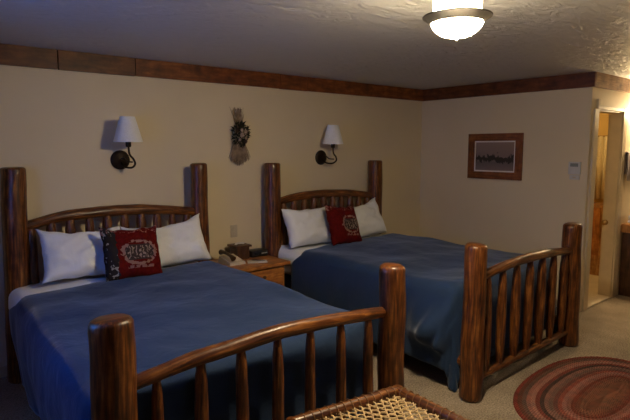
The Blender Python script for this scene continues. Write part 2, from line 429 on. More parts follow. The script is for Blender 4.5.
def obj(name, g, mat, parent=None, origin=None, smooth=True, angle=40):
    me = bpy.data.meshes.new(name)
    if origin is None:
        xs = list(zip(*g.v)); origin = Vector([(min(a)+max(a))/2 for a in xs]); 
        if parent is None: origin.z = min(xs[2])
    origin = Vector(origin)
    me.from_pydata([tuple(Vector(v)-origin) for v in g.v], [], g.f)
    uvl = me.uv_layers.new(name='uv'); k = 0
    flat = [c for f in g.uv for uv in f for c in uv]
    uvl.data.foreach_set('uv', flat)
    me.materials.append(mat)
    bm = bmesh.new(); bm.from_mesh(me); bmesh.ops.recalc_face_normals(bm, faces=bm.faces)
    if smooth:
        for f in bm.faces: f.smooth = True
        for e in bm.edges:
            if len(e.link_faces) == 2 and e.calc_face_angle(0) > R(angle): e.smooth = False
    bm.to_mesh(me); bm.free(); me.update()
    o = bpy.data.objects.new(name, me); C.objects.link(o)
    o.location = origin - (wloc(parent) if parent else Vector((0, 0, 0)))
    if parent: o.parent = parent
    return o
def tag(o, label, cat, group=None, kind=None):
    if label: o['label'] = label
    if cat: o['category'] = cat
    if group: o['group'] = group
    if kind: o['kind'] = kind
    return o
def thing(name, label, cat, loc, group=None):
    o = bpy.data.objects.new(name, None); C.objects.link(o); o.location = loc; o.empty_display_size = .1
    return tag(o, label, cat, group)
def struct(name, g, mat, **kw):
    o = obj(name, g, mat, smooth=False, origin=kw.pop('origin', (0, 0, 0)), **kw)
    if not o.parent: o['kind'] = 'structure'
    return o
def bx(lo, hi, bev=0, **kw): return box(G(), lo, hi, bev, **kw)

# ------------------------------------------------------------------ the room
H = 2.44; XL = -5.68; YF = -6.4; YR = -2.109; TH = .13; XR = 2.9
DX0, DX1, DZ = .145, .80, 2.085
struct('floor', bx((XL-.15, YF-.15, -.1), (XR+.15, .15, 0)), M['carpet'])
struct('ceiling', bx((XL-.15, YF-.15, H), (XR+.15, .15, H+.1)), M['ceiling'])
struct('wall_back', bx((XL-.15, 0, 0), (XR+.15, .15, H)), M['wall'])
struct('wall_right', bx((0, YR, 0), (.1, 0, H)), M['wall'])
g = bx((.1, YR, 0), (DX0, YR+TH, H)); box(g, (DX0, YR, DZ), (DX1, YR+TH, H)); box(g, (DX1, YR, 0), (XR, YR+TH, H))
struct('wall_doorway', g, M['wall'])
struct('wall_far_right', bx((XR, YF-.15, 0), (XR+.15, 0, H)), M['wall'])
# left wall with a window, front wall (behind the camera) with a window
wy0, wy1, wz0, wz1 = -2.35, -1.35, 1.05, 2.0
g = bx((XL-.15, YF-.15, 0), (XL, wy0, H)); box(g, (XL-.15, wy1, 0), (XL, 0, H)); box(g, (XL-.15, wy0, 0), (XL, wy1, wz0)); box(g, (XL-.15, wy0, wz1), (XL, wy1, H))
struct('wall_left', g, M['unseen_wall'])
fx0, fx1, fz0, fz1 = -4.2, -2.2, .95, 2.1
g = bx((XL, YF-.15, 0), (fx0, YF, H)); box(g, (fx1, YF-.15, 0), (XR, YF, H)); box(g, (fx0, YF-.15, 0), (fx1, YF, fz0)); box(g, (fx0, YF-.15, fz1), (fx1, YF, H))
struct('wall_front', g, M['unseen_wall'])
def window(name, lo, hi, axis):
    lo, hi = Vector(lo), Vector(hi); g = G(); t = .05
    o = 1-axis
    def b(a0, a1, z0, z1):
        l = lo.copy(); h = hi.copy(); l[o] = a0; h[o] = a1; l.z = z0; h.z = z1; box(g, l, h)
    b(lo[o], lo[o]+t, lo.z, hi.z); b(hi[o]-t, hi[o], lo.z, hi.z); b(lo[o]+t, hi[o]-t, lo.z, lo.z+t); b(lo[o]+t, hi[o]-t, hi.z-t, hi.z)
    mid = (lo[o]+hi[o])/2; b(mid-.02, mid+.02, lo.z+t, hi.z-t)
    fr = struct(name, g, M['paint'])
    g2 = G(); l = lo.copy(); h = hi.copy(); c = (lo[axis]+hi[axis])/2; l[axis] = c-.003; h[axis] = c+.003; l[o] += t; h[o] -= t; l.z += t; h.z -= t
    box(g2, l, h); obj('pane', g2, M['glass'], fr, smooth=False)
    return fr
window('window_1', (XL-.10, wy0, wz0), (XL-.04, wy1, wz1), 0)
window('window_2', (fx0, YF-.10, fz0), (fx1, YF-.04, fz1), 1)
# bathroom behind the doorway
g = bx((.1, -.25, 0), (2.2, -.15, H)); box(g, (2.1, YR+TH, 0), (2.2, -.25, H))
struct('wall_bathroom', g, M['bathwall'])
struct('floor_bathroom', bx((.1, YR+.02, 0), (2.1, -.25, .012)), M['tile'])
# wooden boards along the top of the walls
T0 = 2.296; tt = .032
xs = [XL, -4.385, -3.79, -2.30, -1.95, 0]
cols = ['trim', 'trim', 'trim_warm', 'trim_warm', 'trim_warm']
for i in range(5):
    dz = random.uniform(-.003, .003)
    struct('trim_%d' % (i+1), bx((xs[i]+.004, -tt, T0+dz), (xs[i+1]-.004, 0, H), .002), M[cols[i]])
struct('trim_6', bx((-tt, YR-tt, T0), (0, -tt, H), .002), M['trim'])
struct('trim_7', bx((0, YR-tt, T0), (XR, YR, H), .002), M['trim_light'])
struct('trim_8', bx((XL, YF, T0), (XL+tt, -tt, H), .002), M['trim'])
# door casing
g = bx((.045, YR-.022, 0), (DX0, YR, DZ), .003); box(g, (.105, YR-.026, DZ), (DX0+.01, YR, 2.185), .003)
struct('trim_9', g, M['paint'])
struct('trim_10', bx((DX1, YR-.02, 0), (DX1+.10, YR, DZ+.04), .003), M['paint'])
struct('trim_11', bx((DX0+.0, YR-.018, DZ-.0), (DX1, YR, DZ+.04), .003), M['paint'])
g = bx((DX0, YR-.002, 0), (DX0+.015, YR+TH+.002, DZ)); box(g, (DX1-.015, YR-.002, 0), (DX1, YR+TH+.002, DZ)); box(g, (DX0+.015, YR-.002, DZ-.015), (DX1-.015, YR+TH+.002, DZ))
jamb = struct('door_1', g, M['paint'])
g = G(); lathe(g, [(.0, 0), (.028, 0), (.03, -.008), (.012, -.012), (.012, -.03), (.026, -.04), (.028, -.055), (.0, -.065)], (DX1-.016, YR+.095, .86), (1, 0, 0), 20)
obj('latch_knob', g, M['brass'], jamb)
struct('trim_12', bx((DX0+.015, YR-.01, 0), (DX1-.015, YR+TH, .016), .003), simple('pale_threshold', (.75, .68, .55), .4, 0, 10, .05))
struct('baseboard_doorway', bx((DX1+.10, YR-.012, 0), (XR, YR, .085), .003), M['paint'])
struct('baseboard_right', bx((-.012, YR+.0, 0), (0, 0, .085), .003), M['paint'])
struct('baseboard_back', bx((XL, -.012, 0), (-.012, 0, .085), .003), M['paint'])

# ------------------------------------------------------------------ ceiling light
LX, LY = -3.43, -2.91
lt = thing('ceiling_light', 'round flush ceiling light, lit frosted glass bowl in a bronze ring', 'ceiling light', (LX, LY, 2.30))
RZ = 2.281
g = G(); lathe(g, [(.0, RZ+.004), (.140, RZ+.004), (.142, RZ+.012), (.132, RZ+.022), (.0, RZ+.022)], (LX, LY, 0))
lathe(g, [(.114, RZ-.016), (.120, RZ-.016), (.146, RZ+.006), (.155, RZ+.010), (.156, RZ+.016), (.142, RZ+.020), (.114, RZ+.018)], (LX, LY, 0), closed=True)
obj('ring', g, M['pan'], lt)
g = G(); pr = [(.117*math.cos(a), RZ-.006-.074*math.sin(a)) for a in [i/10*PI/2 for i in range(11)]]
lathe(g, pr+[(0, RZ-.080)], (LX, LY, 0), ns=40); obj('glass_bowl', g, M['glass_bowl'], lt)
g = G(); lathe(g, [(.004, RZ-.072), (.008, RZ-.076), (.008, RZ-.084), (.005, RZ-.088), (.006, RZ-.092), (0, RZ-.096)], (LX, LY, 0), ns=14); obj('finial', g, M['pan'], lt)
g = G(); lathe(g, [(.0, RZ+.023), (.108, RZ+.023), (.108, 2.439), (0, 2.439)], (LX, LY, 0)); obj('glass_drum', g, M['glass_drum'], lt)

# ------------------------------------------------------------------ log beds
def bed(label, name_seed, posts, head_rail, foot_rail, n_head, n_foot, r_foot, r_head, hf=1.07, hh=1.535, r_sp=.029):
    """posts: head-left, head-right, foot-left, foot-right (x, y) at the floor, with the lean of each top"""
    hl, hr, fl, fr = [Vector((p[0], p[1], 0)) for p in posts]
    cx = (hl+hr+fl+fr)/4
    b = thing('log_bed', label, 'bed', (cx.x, cx.y, 0), 'queen log beds')
    s = name_seed
    for i, (p, h, r, lean) in enumerate(((hl, hh, r_head[0], posts[0][2]), (hr, hh, r_head[1], posts[1][2]), (fl, hf, r_foot[0], posts[2][2]), (fr, hf, r_foot[1], posts[3][2]))):
        g = G(); top = Vector((p.x+lean[0], p.y+lean[1], h))
        n = 26; path = [p.lerp(top, k/n)+Vector((.0025*math.sin(k*.5+i+s), .0025*math.cos(k*.43+i*2+s), 0))*(1 if 0 < k < n else 0) for k in range(n+1)]
        tube(g, path, lambda t, r=r: r*(1.04-.06*t), 24, .04, s+i*1.7, chamfer=.02 if i > 1 else .014, facet=.012)
        obj('head_post' if i < 2 else 'foot_post', g, M['log'], b, angle=55)
    def rail(name, pts, r, seed, lump=.10):
        g = G(); tube(g, smooth_path(pts, 8), r, 18, lump, seed); return obj(name, g, M['log'], b, angle=60)
    rail('head_rail', head_rail, [.036, .042, .044, .042, .036], s+5)
    rail('foot_rail', foot_rail, [.029, .034, .036, .034, .029], s+6)
    hb = [hl+Vector((.05, 0, .52)), hr+Vector((-.05, 0, .52))]; rail('lower_head_rail', hb, .036, s+7)
    fb = [fl+Vector((.05, 0, .13)), fr+Vector((-.05, 0, .13))]; rail('lower_foot_rail', fb, [.028, .032, .028], s+8)
    def along(pts, x):
        P = smooth_path(pts, 16)
        for a, c in zip(P, P[1:]):
            if a.x <= x <= c.x: return a.lerp(c, (x-a.x)/(c.x-a.x))
        return P[0] if x < P[0].x else P[-1]
    for kind, top, bot, n, rr in (('head_spindle', head_rail, hb, n_head, .042), ('foot_spindle', foot_rail, fb, n_foot, r_sp)):
        x0, x1 = bot[0].x, bot[-1].x
        for k in range(n):
            x = x0+(x1-x0)*(k+.62)/(n+.24)
            a = along(bot, x); c = along(top, x)
            q = rr*random.uniform(.9, 1.1)
            j = random.uniform(-.006, .006)
            m_ = a.lerp(c, .5)+Vector((j, 0, 0))
            g = G(); tube(g, smooth_path([a, m_, c], 8), [q*.62, q*.9, q, q*1.0, q*.95, q*.9, q*.55], 14, .12, s+20+k*1.3)
            obj(kind, g, M['log'], b, angle=60)
    for p, q in ((hl, fl), (hr, fr)):
        sg = 1 if p is hl else -1
        g = G(); a = p+Vector((sg*.06, -.03, .215)); c = q+Vector((sg*.06, .03, .215))
        tube(g, smooth_path([a, c], 12), .04, 14, .08, s+9+sg); obj('side_rail', g, M['log'], b, angle=60)
    return b
Z0 = (0, 0)
bed('log bed nearest the camera, laced bench standing at its footboard', 1.0,
    [(-4.80, -.15, (.045, 0)), (-3.305, -.165, (-.005, 0)), (-4.885, -2.43, (.005, 0)), (-3.395, -2.515, (0, 0))],
    [(-4.74, -.15, 1.13), (-4.47, -.155, 1.188), (-4.2, -.16, 1.203), (-3.95, -.16, 1.203), (-3.72, -.165, 1.187), (-3.37, -.165, 1.145)],
    [(-4.83, -2.435, .79), (-4.6, -2.446, .82), (-4.435, -2.456, .833), (-4.11, -2.472, .851), (-3.82, -2.488, .840), (-3.45, -2.506, .815)], 10, 7, (.083, .073), (.083, .074), hh=1.568)
bed('log bed farther from the camera, its footboard beside the braided rug', 4.0,
    [(-2.50, -.15, (0, 0)), (-1.03, -.15, (0, 0)), (-2.52, -2.465, (.01, 0)), (-1.01, -2.445, (-.06, -.01))],
    [(-2.46, -.15, 1.16), (-2.2, -.15, 1.198), (-1.85, -.15, 1.212), (-1.5, -.15, 1.198), (-1.09, -.15, 1.15)],
    [(-2.47, -2.46, .828), (-2.25, -2.46, .857), (-2.0, -2.46, .874), (-1.75, -2.46, .878), (-1.4, -2.455, .866), (-1.08, -2.455, .838)], 10, 7, (.074, .078), (.080, .084), hh=1.555, r_sp=.034)

# ------------------------------------------------------------------ mattresses and bedding
def shear(y0, sl):  # bed 1 stands very slightly turned
    return lambda x, y: (x+sl*(y-y0), y)
def soft_slab(name, lo, hi, r, mat, label, cat, f=lambda x, y: (x, y), group=None):
    g = G(); box(g, lo, hi, r, seg=5); g.v = [(*f(v[0], v[1]), v[2]) for v in g.v]
    return tag(obj(name, g, mat), label, cat, group)
def mattress_set(x0, x1, y0, y1, f, which):
    soft_slab('box_spring', (x0+.03, y1+.03, .26), (x1-.03, y0-.03, .45), .03, M['boxspring'], 'dark box spring under the mattress of the %s log bed' % which, 'box spring', f)
    soft_slab('mattress', (x0, y1, .452), (x1, y0, .70), .06, M['mattress'], 'white mattress with white sheet showing at the head of the %s log bed' % which, 'mattress', f)
def drape(x0, x1, y0, y1, top, f, dropL, dropR, dropF, seed, extra=None, tuck=0.0, nx=110, ny=100):
    """cloth over the mattress: y0 head edge (open), y1 foot edge; returns geometry (single surface, thickened later)"""
    rad = .075
    a0, a1 = x0-dropL, x1+dropR; b1 = y1-dropF
    vs_, fs_ = [], []
    for j in range(ny+1):
        b_ = y0+(b1-y0)*j/ny
        for i in range(nx+1):
            a_ = a0+(a1-a0)*i/nx
            ex = max(x0+rad-a_, 0) or -max(a_-(x1-rad), 0)   # + left, - right
            ey = max((y1+rad)-b_, 0)
            d = math.hypot(ex, ey)
            px = min(max(a_, x0+rad), x1-rad); py = max(b_, y1+rad)
            z = top
            fold = noise.noise(Vector((a_*2.2+seed, b_*2.2, seed)))*.022 + noise.noise(Vector((a_*6+seed, b_*5, seed*2)))*.007
            if d > 0:
                ux, uy = -ex/d, -ey/d
                arc = rad*PI/2
                if d < arc:
                    th = d/rad; out = rad*math.sin(th); dz = rad*(1-math.cos(th))
                else:
                    out = rad; dz = rad+(d-arc)
                fall = max(0, dz-.06)
                s_ = (b_ if abs(ex) > ey else a_)
                wv = math.sin(s_*9+seed+2.2*noise.noise(Vector((s_*2, seed, 0))))*.5+noise.noise(Vector((s_*7, seed, fall*1.5)))
                out += fall*(.045+.085*wv*.6) + fold*.4
                px += ux*out; py += uy*out; z = top-dz
                z += fold*max(0, 1-dz/.12)
                if ey > 0 and abs(ex) > 0: z += 0
            else:
                z += fold
            if extra: px, py, z = extra(a_, b_, px, py, z)
            z = max(z, .012+.01*noise.noise(Vector((a_*5, b_*5, 0))))
            q = f(px, py); vs_.append((q[0], q[1], z))
    for j in range(ny):
        for i in range(nx):
            k = j*(nx+1)+i; fs_.append([k, k+1, k+nx+2, k+nx+1])
    return G().add(vs_, fs_)
def cloth_obj(name, g, mat, label, cat, th=.018, group=None):
    o = obj(name, g, mat, angle=180)
    md = o.modifiers.new('thickness', 'SOLIDIFY'); md.thickness = th; md.offset = 0
    return tag(o, label, cat, group)
f1 = shear(-.15, .05)
mattress_set(-4.80, -3.365, -.13, -2.30, f1, 'nearer')
def ex1(a, b, x, y, z):
    t_ = min(1, max(0, (a+4.85)/1.5)); y -= .25*(1-t_)*min(1, max(0, (b+1.5)/1.07))*min(1, max(0, (a+4.95)/.09))
    if a < -4.85: x += -.012*min(1, max(0, (.72-z)/.1))+max(0, .45-z)*.16
    # head edge: the spread starts a little lower at the left than at the right, turned down over the sheet
    return x, y, z
g = drape(-4.85, -3.29, -.41, -2.385, .745, f1, .60, .50, .52, 3.1, ex1)
cloth_obj('bedspread', g, M['duvet'], 'smooth navy bedspread covering the nearer log bed, hem hanging inside its footboard', 'bedspread')
mattress_set(-2.475, -1.03, -.13, -2.28, lambda x, y: (x, y), 'farther')
def ex2(a, b, x, y, z):
    t_ = min(1, max(0, (a+2.5)/1.3)); y -= .13*(1-t_)*min(1, max(0, (b+1.5)/1.04))*min(1, max(0, (a+2.60)/.09))
    # bunched corner hanging at the near foot corner
    if a < -2.43:
        w_ = math.exp(-((b+2.20)/.20)**2)
        lobe = 1/(1+math.exp(-(z-.30)/.025))*math.exp(-((z-.40)/.17)**2)
        x -= w_*lobe*(.13+.030*math.sin(z*24+b*19)+.022*math.sin(b*37+z*12))
        z -= w_*.03*lobe
    # scalloped hem
    return x, y, z
g = drape(-2.505, -1.0, -.47, -2.31, .735, lambda x, y: (x, y), .56, .58, .56, 8.6, ex2)
cloth_obj('bedspread', g, M['duvet'], 'navy bedspread on the farther log bed, its near foot corner hanging in bunched folds', 'bedspread')

# turned-up white sheet showing at the head ends
def sheet(x0, x1, y0, y1, f, seed, label):
    g = drape(x0, x1, y0, y1, .712, f, .11, .12, 0, seed, None, nx=70, ny=24)
    cloth_obj('bed_sheet', g, M['linen'], label, 'sheet', .008)
sheet(-4.838, -3.352, -.11, -1.0, f1, 5.0, 'white sheet showing under the pillows of the nearer log bed')
sheet(-2.492, -1.013, -.11, -.95, lambda x, y: (x, y), 6.0, 'white sheet showing under the pillows of the farther log bed')

# ------------------------------------------------------------------ pillows
def pillow(name, label, cat, w_, h_, t_, loc, rot, mat, seed, pinch=.10, ears=.0, group=None, sag=0):
    n = 34; vs_, fs_ = [], []
    def P(u, v, sgn):
        x = w_/2*u*(1-pinch*(1-abs(v)**2.5)*abs(u)**3*.6); y = h_/2*v*(1-pinch*(1-abs(u)**2.5)*abs(v)**3*.6)
        prof = max(0, (1-abs(u)**3.2))*max(0, (1-abs(v)**3.2))
        z = t_/2*(prof**.55)
        wr = noise.noise(Vector((u*2.2+seed, v*2.2, sgn*3+seed)))*.30 + noise.noise(Vector((u*6+seed, v*4.5, sgn*5)))*.10
        wr += .10*math.sin((u+v*.6)*9+seed)*abs(u*v)
        z = z*(1+wr)
        # lower half is heavier
        z *= (1-.18*v)
        y -= sag*(1-u*u)*max(0, v)**2
        y += .012*noise.noise(Vector((u*3+seed, v, 9))); x += .012*noise.noise(Vector((u, v*3+seed, 4)))
        return Vector((x, y, sgn*z))
    for sgn in (1, -1):
        base = len(vs_)
        for j in range(n+1):
            for i in range(n+1):
                vs_.append(P(-1+2*i/n, -1+2*j/n, sgn))
        for j in range(n):
            for i in range(n):
                k = base+j*(n+1)+i; q = [k, k+1, k+n+2, k+n+1]; fs_.append(q if sgn > 0 else q[::-1])
    me = bpy.data.meshes.new(name); me.from_pydata(vs_, [], fs_)
    bm = bmesh.new(); bm.from_mesh(me); bmesh.ops.remove_doubles(bm, verts=bm.verts, dist=.0004); bmesh.ops.recalc_face_normals(bm, faces=bm.faces)
    for fc in bm.faces: fc.smooth = True
    bm.to_mesh(me); bm.free(); me.materials.append(mat)
    o = bpy.data.objects.new(name, me); C.objects.link(o); o.location = loc; o.rotation_euler = rot
    return tag(o, label, cat, group)
GP = 'white bed pillows'
pillow('pillow', 'white pillow at the left head of the nearer bed, left of the red cushion', 'pillow', .62, .40, .20, (-4.36, -.33, .93), (R(66), R(3), R(2)), M['linen'], 1.3, .16, group=GP, sag=.03)
pillow('pillow', 'white pillow at the right head of the nearer bed, one corner peaked up', 'pillow', .70, .42, .20, (-3.71, -.35, .925), (R(66), R(-4), R(-3)), M['linen'], 4.9, .16, group=GP, sag=.05)
pillow('pillow', 'white pillow at the left head of the farther bed, left of the red cushion', 'pillow', .66, .41, .20, (-2.17, -.35, .92), (R(66), R(1), R(2)), M['linen'], 7.7, .14, group=GP, sag=.02)
pillow('pillow', 'white pillow at the right head of the farther bed, one corner peaked up', 'pillow', .70, .43, .20, (-1.51, -.36, .92), (R(66), R(-5), R(-3)), M['linen'], 9.2, .16, group=GP, sag=.05)
pillow('throw_cushion', 'red printed cushion with a black patterned left edge on the nearer bed', 'cushion', .43, .41, .15, (-4.085, -.56, .93), (R(68), R(2), R(-3)), M['cushion_a'], 2.2, .10, group='red printed cushions', sag=.02)
pillow('throw_cushion', 'plain-edged red printed cushion on the farther bed', 'cushion', .44, .43, .15, (-1.91, -.55, .93), (R(68), R(6), R(5)), M['cushion_b'], 3.4, .10, group='red printed cushions', sag=.02)

# ------------------------------------------------------------------ nightstand and what stands on it
NZ = .655
ns = thing('nightstand', 'small orange pine nightstand between the two log beds', 'nightstand', (-2.88, -.3, 0))
obj('tabletop', bx((-3.17, -.57, NZ-.032), (-2.60, -.03, NZ), .008), M['stand'], ns)
g = bx((-3.13, -.52, .10), (-3.11, -.05, NZ-.032)); box(g, (-2.66, -.52, .10), (-2.64, -.05, NZ-.032)); box(g, (-3.11, -.07, .10), (-2.66, -.05, NZ-.032)); box(g, (-3.11, -.52, .10), (-2.66, -.07, .12))
box(g, (-3.11, -.52, NZ-.05), (-2.66, -.5, NZ-.032)); box(g, (-3.11, -.52, .45), (-2.66, -.5, .47))
obj('body', g, M['stand'], ns, smooth=False)
dr = obj('drawer', bx((-3.105, -.535, .475), (-2.665, -.515, NZ-.052), .004), M['stand'], ns)
g = G(); lathe(g, [(.0, 0), (.008, 0), (.008, .012), (.016, .018), (.014, .028), (0, .032)], (-2.885, -.535, .54), (0, -1, 0), 16); obj('knob', g, M['darkwood'], dr)
dr = obj('door', bx((-3.105, -.535, .125), (-2.665, -.515, .445), .004), M['stand'], ns)
g = G(); lathe(g, [(.0, 0), (.008, 0), (.008, .012), (.016, .018), (.014, .028), (0, .032)], (-2.72, -.535, .34), (0, -1, 0), 16); obj('knob', g, M['darkwood'], dr)
for x in (-3.12, -2.65):
    for y in (-.51, -.07):
        g = G(); tube(g, [(x, y, 0), (x, y, .05), (x, y, .101)], [.018, .022], 10); obj('leg', g, M['stand'], ns)

# dark wooden slatted box with a lid
bxx = thing('tissue_box', 'small dark slatted wooden box with overhanging lid on the nightstand', 'box', (-2.90, -.16, NZ))
g = bx((-2.965, -.225, NZ), (-2.835, -.095, NZ+.115), .003)
for i in range(5): box(g, (-2.962+i*.0265, -.231, NZ+.006), (-2.944+i*.0265, -.225, NZ+.11), .002)
for i in range(5): box(g, (-2.835, -.222+i*.0265, NZ+.006), (-2.829, -.204+i*.0265, NZ+.11), .002)
obj('body', g, M['darkwood'], bxx, smooth=False)
obj('lid', bx((-2.985, -.245, NZ+.115), (-2.815, -.075, NZ+.135), .004), M['darkwood'], bxx)
g = G(); vs_ = []
for k in range(9):
    a = k/8*PI; vs_.append((-2.90+.045*math.cos(a), -.16, NZ+.137+.012*math.sin(a)))
tube(g, vs_, .010, 8, .5, 3); obj('tissue', g, M['paper'], bxx)
# telephone
ph = thing('telephone', 'beige desk telephone with dark handset beside the slatted box', 'telephone', (-3.06, -.30, NZ))
g = G(); x0, x1, y0, y1 = -3.15, -2.985, -.40, -.19
vs_ = [(x0, y0, NZ), (x1, y0, NZ), (x1, y1, NZ), (x0, y1, NZ), (x0+.006, y0+.004, NZ+.025), (x1-.006, y0+.004, NZ+.025), (x1-.006, y1-.004, NZ+.062), (x0+.006, y1-.004, NZ+.062)]
g.add(vs_, [[0, 3, 2, 1], [0, 1, 5, 4], [1, 2, 6, 5], [2, 3, 7, 6], [3, 0, 4, 7], [4, 5, 6, 7]]); obj('body', g, M['cream_plastic'], ph, smooth=False)
sl = (.037)/(.202)
g = G()
for i in range(3):
    for j in range(4):
        x = -3.065+i*.024; y = -.37+j*.026; z = NZ+.025+(y-y0)*sl; box(g, (x, y, z-.002), (x+.016, y+.016, z+.006), .001)
obj('keypad', g, M['paper'], ph)
g = G(); tube(g, smooth_path([(-3.115, -.405, NZ+.062), (-3.118, -.35, NZ+.085), (-3.118, -.26, NZ+.098), (-3.115, -.185, NZ+.092)], 6), [.026, .016, .015, .016, .026], 12); obj('handset', g, M['brown_plastic'], ph)
# clock radio
ck = thing('clock_radio', 'black clock radio at the back of the nightstand beside the log post', 'clock', (-2.71, -.16, NZ))
obj('case', bx((-2.80, -.225, NZ), (-2.615, -.10, NZ+.062), .010), M['black_plastic'], ck)
obj('display', bx((-2.775, -.2275, NZ+.022), (-2.70, -.2245, NZ+.046)), simple('dark_display', (.02, .025, .03), .15), ck, smooth=False)
for i in range(4): obj('button', bx((-2.69+i*.017, -.2285, NZ+.028), (-2.68+i*.017, -.2245, NZ+.036)), M['white_plastic'], ck, smooth=False)
# card
mt = Matrix.Translation((-2.86, -.40, NZ+.003)) @ Matrix.Rotation(R(-28), 4, 'Z')
g = G(); box(g, (-.09, -.055, -.002), (.09, .055, .002), mtx=mt); tag(obj('notepad', g, M['paper'], smooth=False), 'pale printed card lying on the nightstand top', 'card')
mt = Matrix.Translation((-2.84, -.385, NZ+.010)) @ Matrix.Rotation(R(-50), 4, 'Z')
g = G(); tube(g, [mt @ Vector((-.06, 0, 0)), mt @ Vector((0, 0, 0)), mt @ Vector((.06, 0, 0)), mt @ Vector((.068, 0, 0))], [.004, .004, .004, .001], 8); tag(obj('pen', g, M['black_plastic']), 'thin dark pen on the pale card', 'pen')

# ------------------------------------------------------------------ wall sconces
def sconce():
    x, z = -3.94, 1.605
    t = thing('wall_sconce', 'dark bronze wall lamp with white shade above the nearer bed', 'wall lamp', (x, 0, z), 'wall sconces')
    g = G(); lathe(g, [(0, 0), (.080, 0), (.080, .008), (.070, .018), (.045, .024), (.02, .03), (.0, .032)], (x, -.001, z), (0, -1, 0), 28); obj('wall_plate', g, M['iron'], t)
    g = G(); tube(g, smooth_path([(x, -.02, z-.015), (x+.01, -.08, z-.055), (x+.04, -.15, z-.06), (x+.048, -.20, z-.03), (x+.03, -.215, z+.01), (x+.004, -.205, z+.05), (x, -.20, z+.125)], 8), .0085, 12)
    tube(g, smooth_path([(x, -.03, z+.01), (x, -.09, z+.015), (x+.01, -.13, z-.01), (x+.035, -.18, z-.015)], 6), .006, 10); obj('arm', g, M['iron'], t)
    g = G(); lathe(g, [(0, 0), (.018, 0), (.022, .01), (.022, .045), (.016, .055), (0, .055)], (x, -.20, z+.105), ns=18); obj('socket', g, M['iron'], t)
    g = G(); zb, zt = z+.145, z+.345
    lathe(g, [(.114, zb), (.058, zt), (.055, zt), (.111, zb)], (x, -.20, 0), ns=40, closed=True)
    sh = obj('lamp_shade', g, M['shade'], t)
    g = G()
    for a in (0, PI/2, PI):
        tube(g, [(x+.048*math.cos(a), -.20+.048*math.sin(a), zt-.012), (x-.048*math.cos(a), -.20-.048*math.sin(a), zt-.012)], .0018, 6)
    obj('shade_fitter', g, M['iron'], sh)
    g = G(); lathe(g, [(0, 0), (.012, 0), (.013, .02), (.026, .06), (.026, .075), (.015, .092), (0, .098)], (x, -.20, z+.16), ns=18); obj('bulb', g, M['white_plastic'], t)
    return t
def copy_tree(o, parent=None):
    c = o.copy(); C.objects.link(c); c.parent = parent
    for ch in list(o.children): copy_tree(ch, c)
    return c
s1 = sconce(); s2 = copy_tree(s1); s2.location = (-1.74, 0, 1.595); s2['label'] = 'dark bronze wall lamp with white shade above the farther bed'

# ------------------------------------------------------------------ dried flower swag
wr = thing('dried_flower_swag', 'dried straw and dark leaf swag hanging on the wall between the sconces', 'wall decoration', (-2.80, 0, 1.82))
rnd = random.Random(3)
g = G()
def straw(p0, p1, r):
    p0, p1 = Vector(p0), Vector(p1); m_ = p0.lerp(p1, .5)+Vector((rnd.uniform(-.01, .01), -rnd.uniform(0, .012), rnd.uniform(-.01, .01)))
    tube(g, smooth_path([p0, m_, p1], 3), [r, r*1.1, r*.5], 5)
for i in range(60): straw((-2.80+rnd.uniform(-.035, .035), -.03+rnd.uniform(-.012, .006), 1.86), (-2.80+rnd.gauss(0, .028), -.022+rnd.uniform(-.02, .012), 2.09-abs(rnd.gauss(0, .03))), .0028)
for i in range(150):
    a = rnd.uniform(-1, 1); straw((-2.80+a*.03, -.032+rnd.uniform(-.015, .008), 1.80), (-2.80+a*.105+rnd.gauss(0, .012), -.03+rnd.uniform(-.03, .02), 1.525+.06*abs(a)+abs(rnd.gauss(0, .018))), .0028)
tag(obj('straw_broom', g, M['straw'], wr), None, None, kind='stuff')
g = G()
for i in range(190):
    a = rnd.uniform(0, 2*PI); rr = .092*math.sqrt(rnd.random()); px, pz = -2.80+rr*math.cos(a), 1.835+rr*1.2*math.sin(a)
    c = Vector((px, -.05-rnd.random()*.035*(1-rr/.12), pz)); d = Vector((math.cos(a)+rnd.gauss(0, .5), -.5*rnd.random(), math.sin(a)+rnd.gauss(0, .5))).normalized()
    s_ = d.cross(Vector((rnd.gauss(0, 1), rnd.gauss(0, 1), rnd.gauss(0, 1)))).normalized(); L_ = rnd.uniform(.022, .042); W_ = L_*.28
    up_ = d.cross(s_)*.003
    v = [c-d*L_*.4, c+s_*W_+up_, c+d*L_, c-s_*W_+up_, c-s_*0-up_*2]
    v = [Vector((q.x, min(q.y, -.006), q.z)) for q in v]
    g.add(v, [[0, 1, 2, 3], [0, 4, 1], [1, 4, 2], [2, 4, 3], [3, 4, 0]])
tag(obj('leaf_cluster', g, M['leaf'], wr, smooth=False), None, None, kind='stuff')
for (dx, dz, s_) in ((-.01, .0, 1.1), (.03, .03, .9), (-.035, -.045, .7), (.035, -.03, .7), (-.01, .045, .75)):
    g = G(); c = Vector((-2.80+dx, -.095, 1.825+dz))
    for k in range(9):
        a = 2*PI*k/9; d = Vector((math.cos(a), -.35, math.sin(a))).normalized(); s2_ = d.cross(Vector((0, 1, 0))).normalized()*.008*s_
        g.add([c, c+d*.014*s_+s2_, c+d*.028*s_, c+d*.014*s_-s2_, c+d*.012*s_+Vector((0, .004, 0))], [[0, 1, 2, 3], [0, 4, 1], [1, 4, 2], [2, 4, 3], [3, 4, 0]])
    lathe(g, [(0, -.004), (.007*s_, 0), (.007*s_, .004), (0, .009)], c, (0, -1, 0), 10)
    obj('flower', g, M['petal'], wr, smooth=False)
for (dx, dz) in ((.055, .03), (-.055, .035), (.04, -.06)):
    g = G(); c = Vector((-2.80+dx, -.085, 1.825+dz))
    for k in range(5): lathe(g, [(0, -.003), (.020*math.sin((k+1)/6*PI), 0), (.013*math.sin((k+1)/6*PI), .006), (0, .007)], c+Vector((0, 0, -.02+k*.009)), ns=9)
    obj('pine_cone', g, M['cone'], wr)

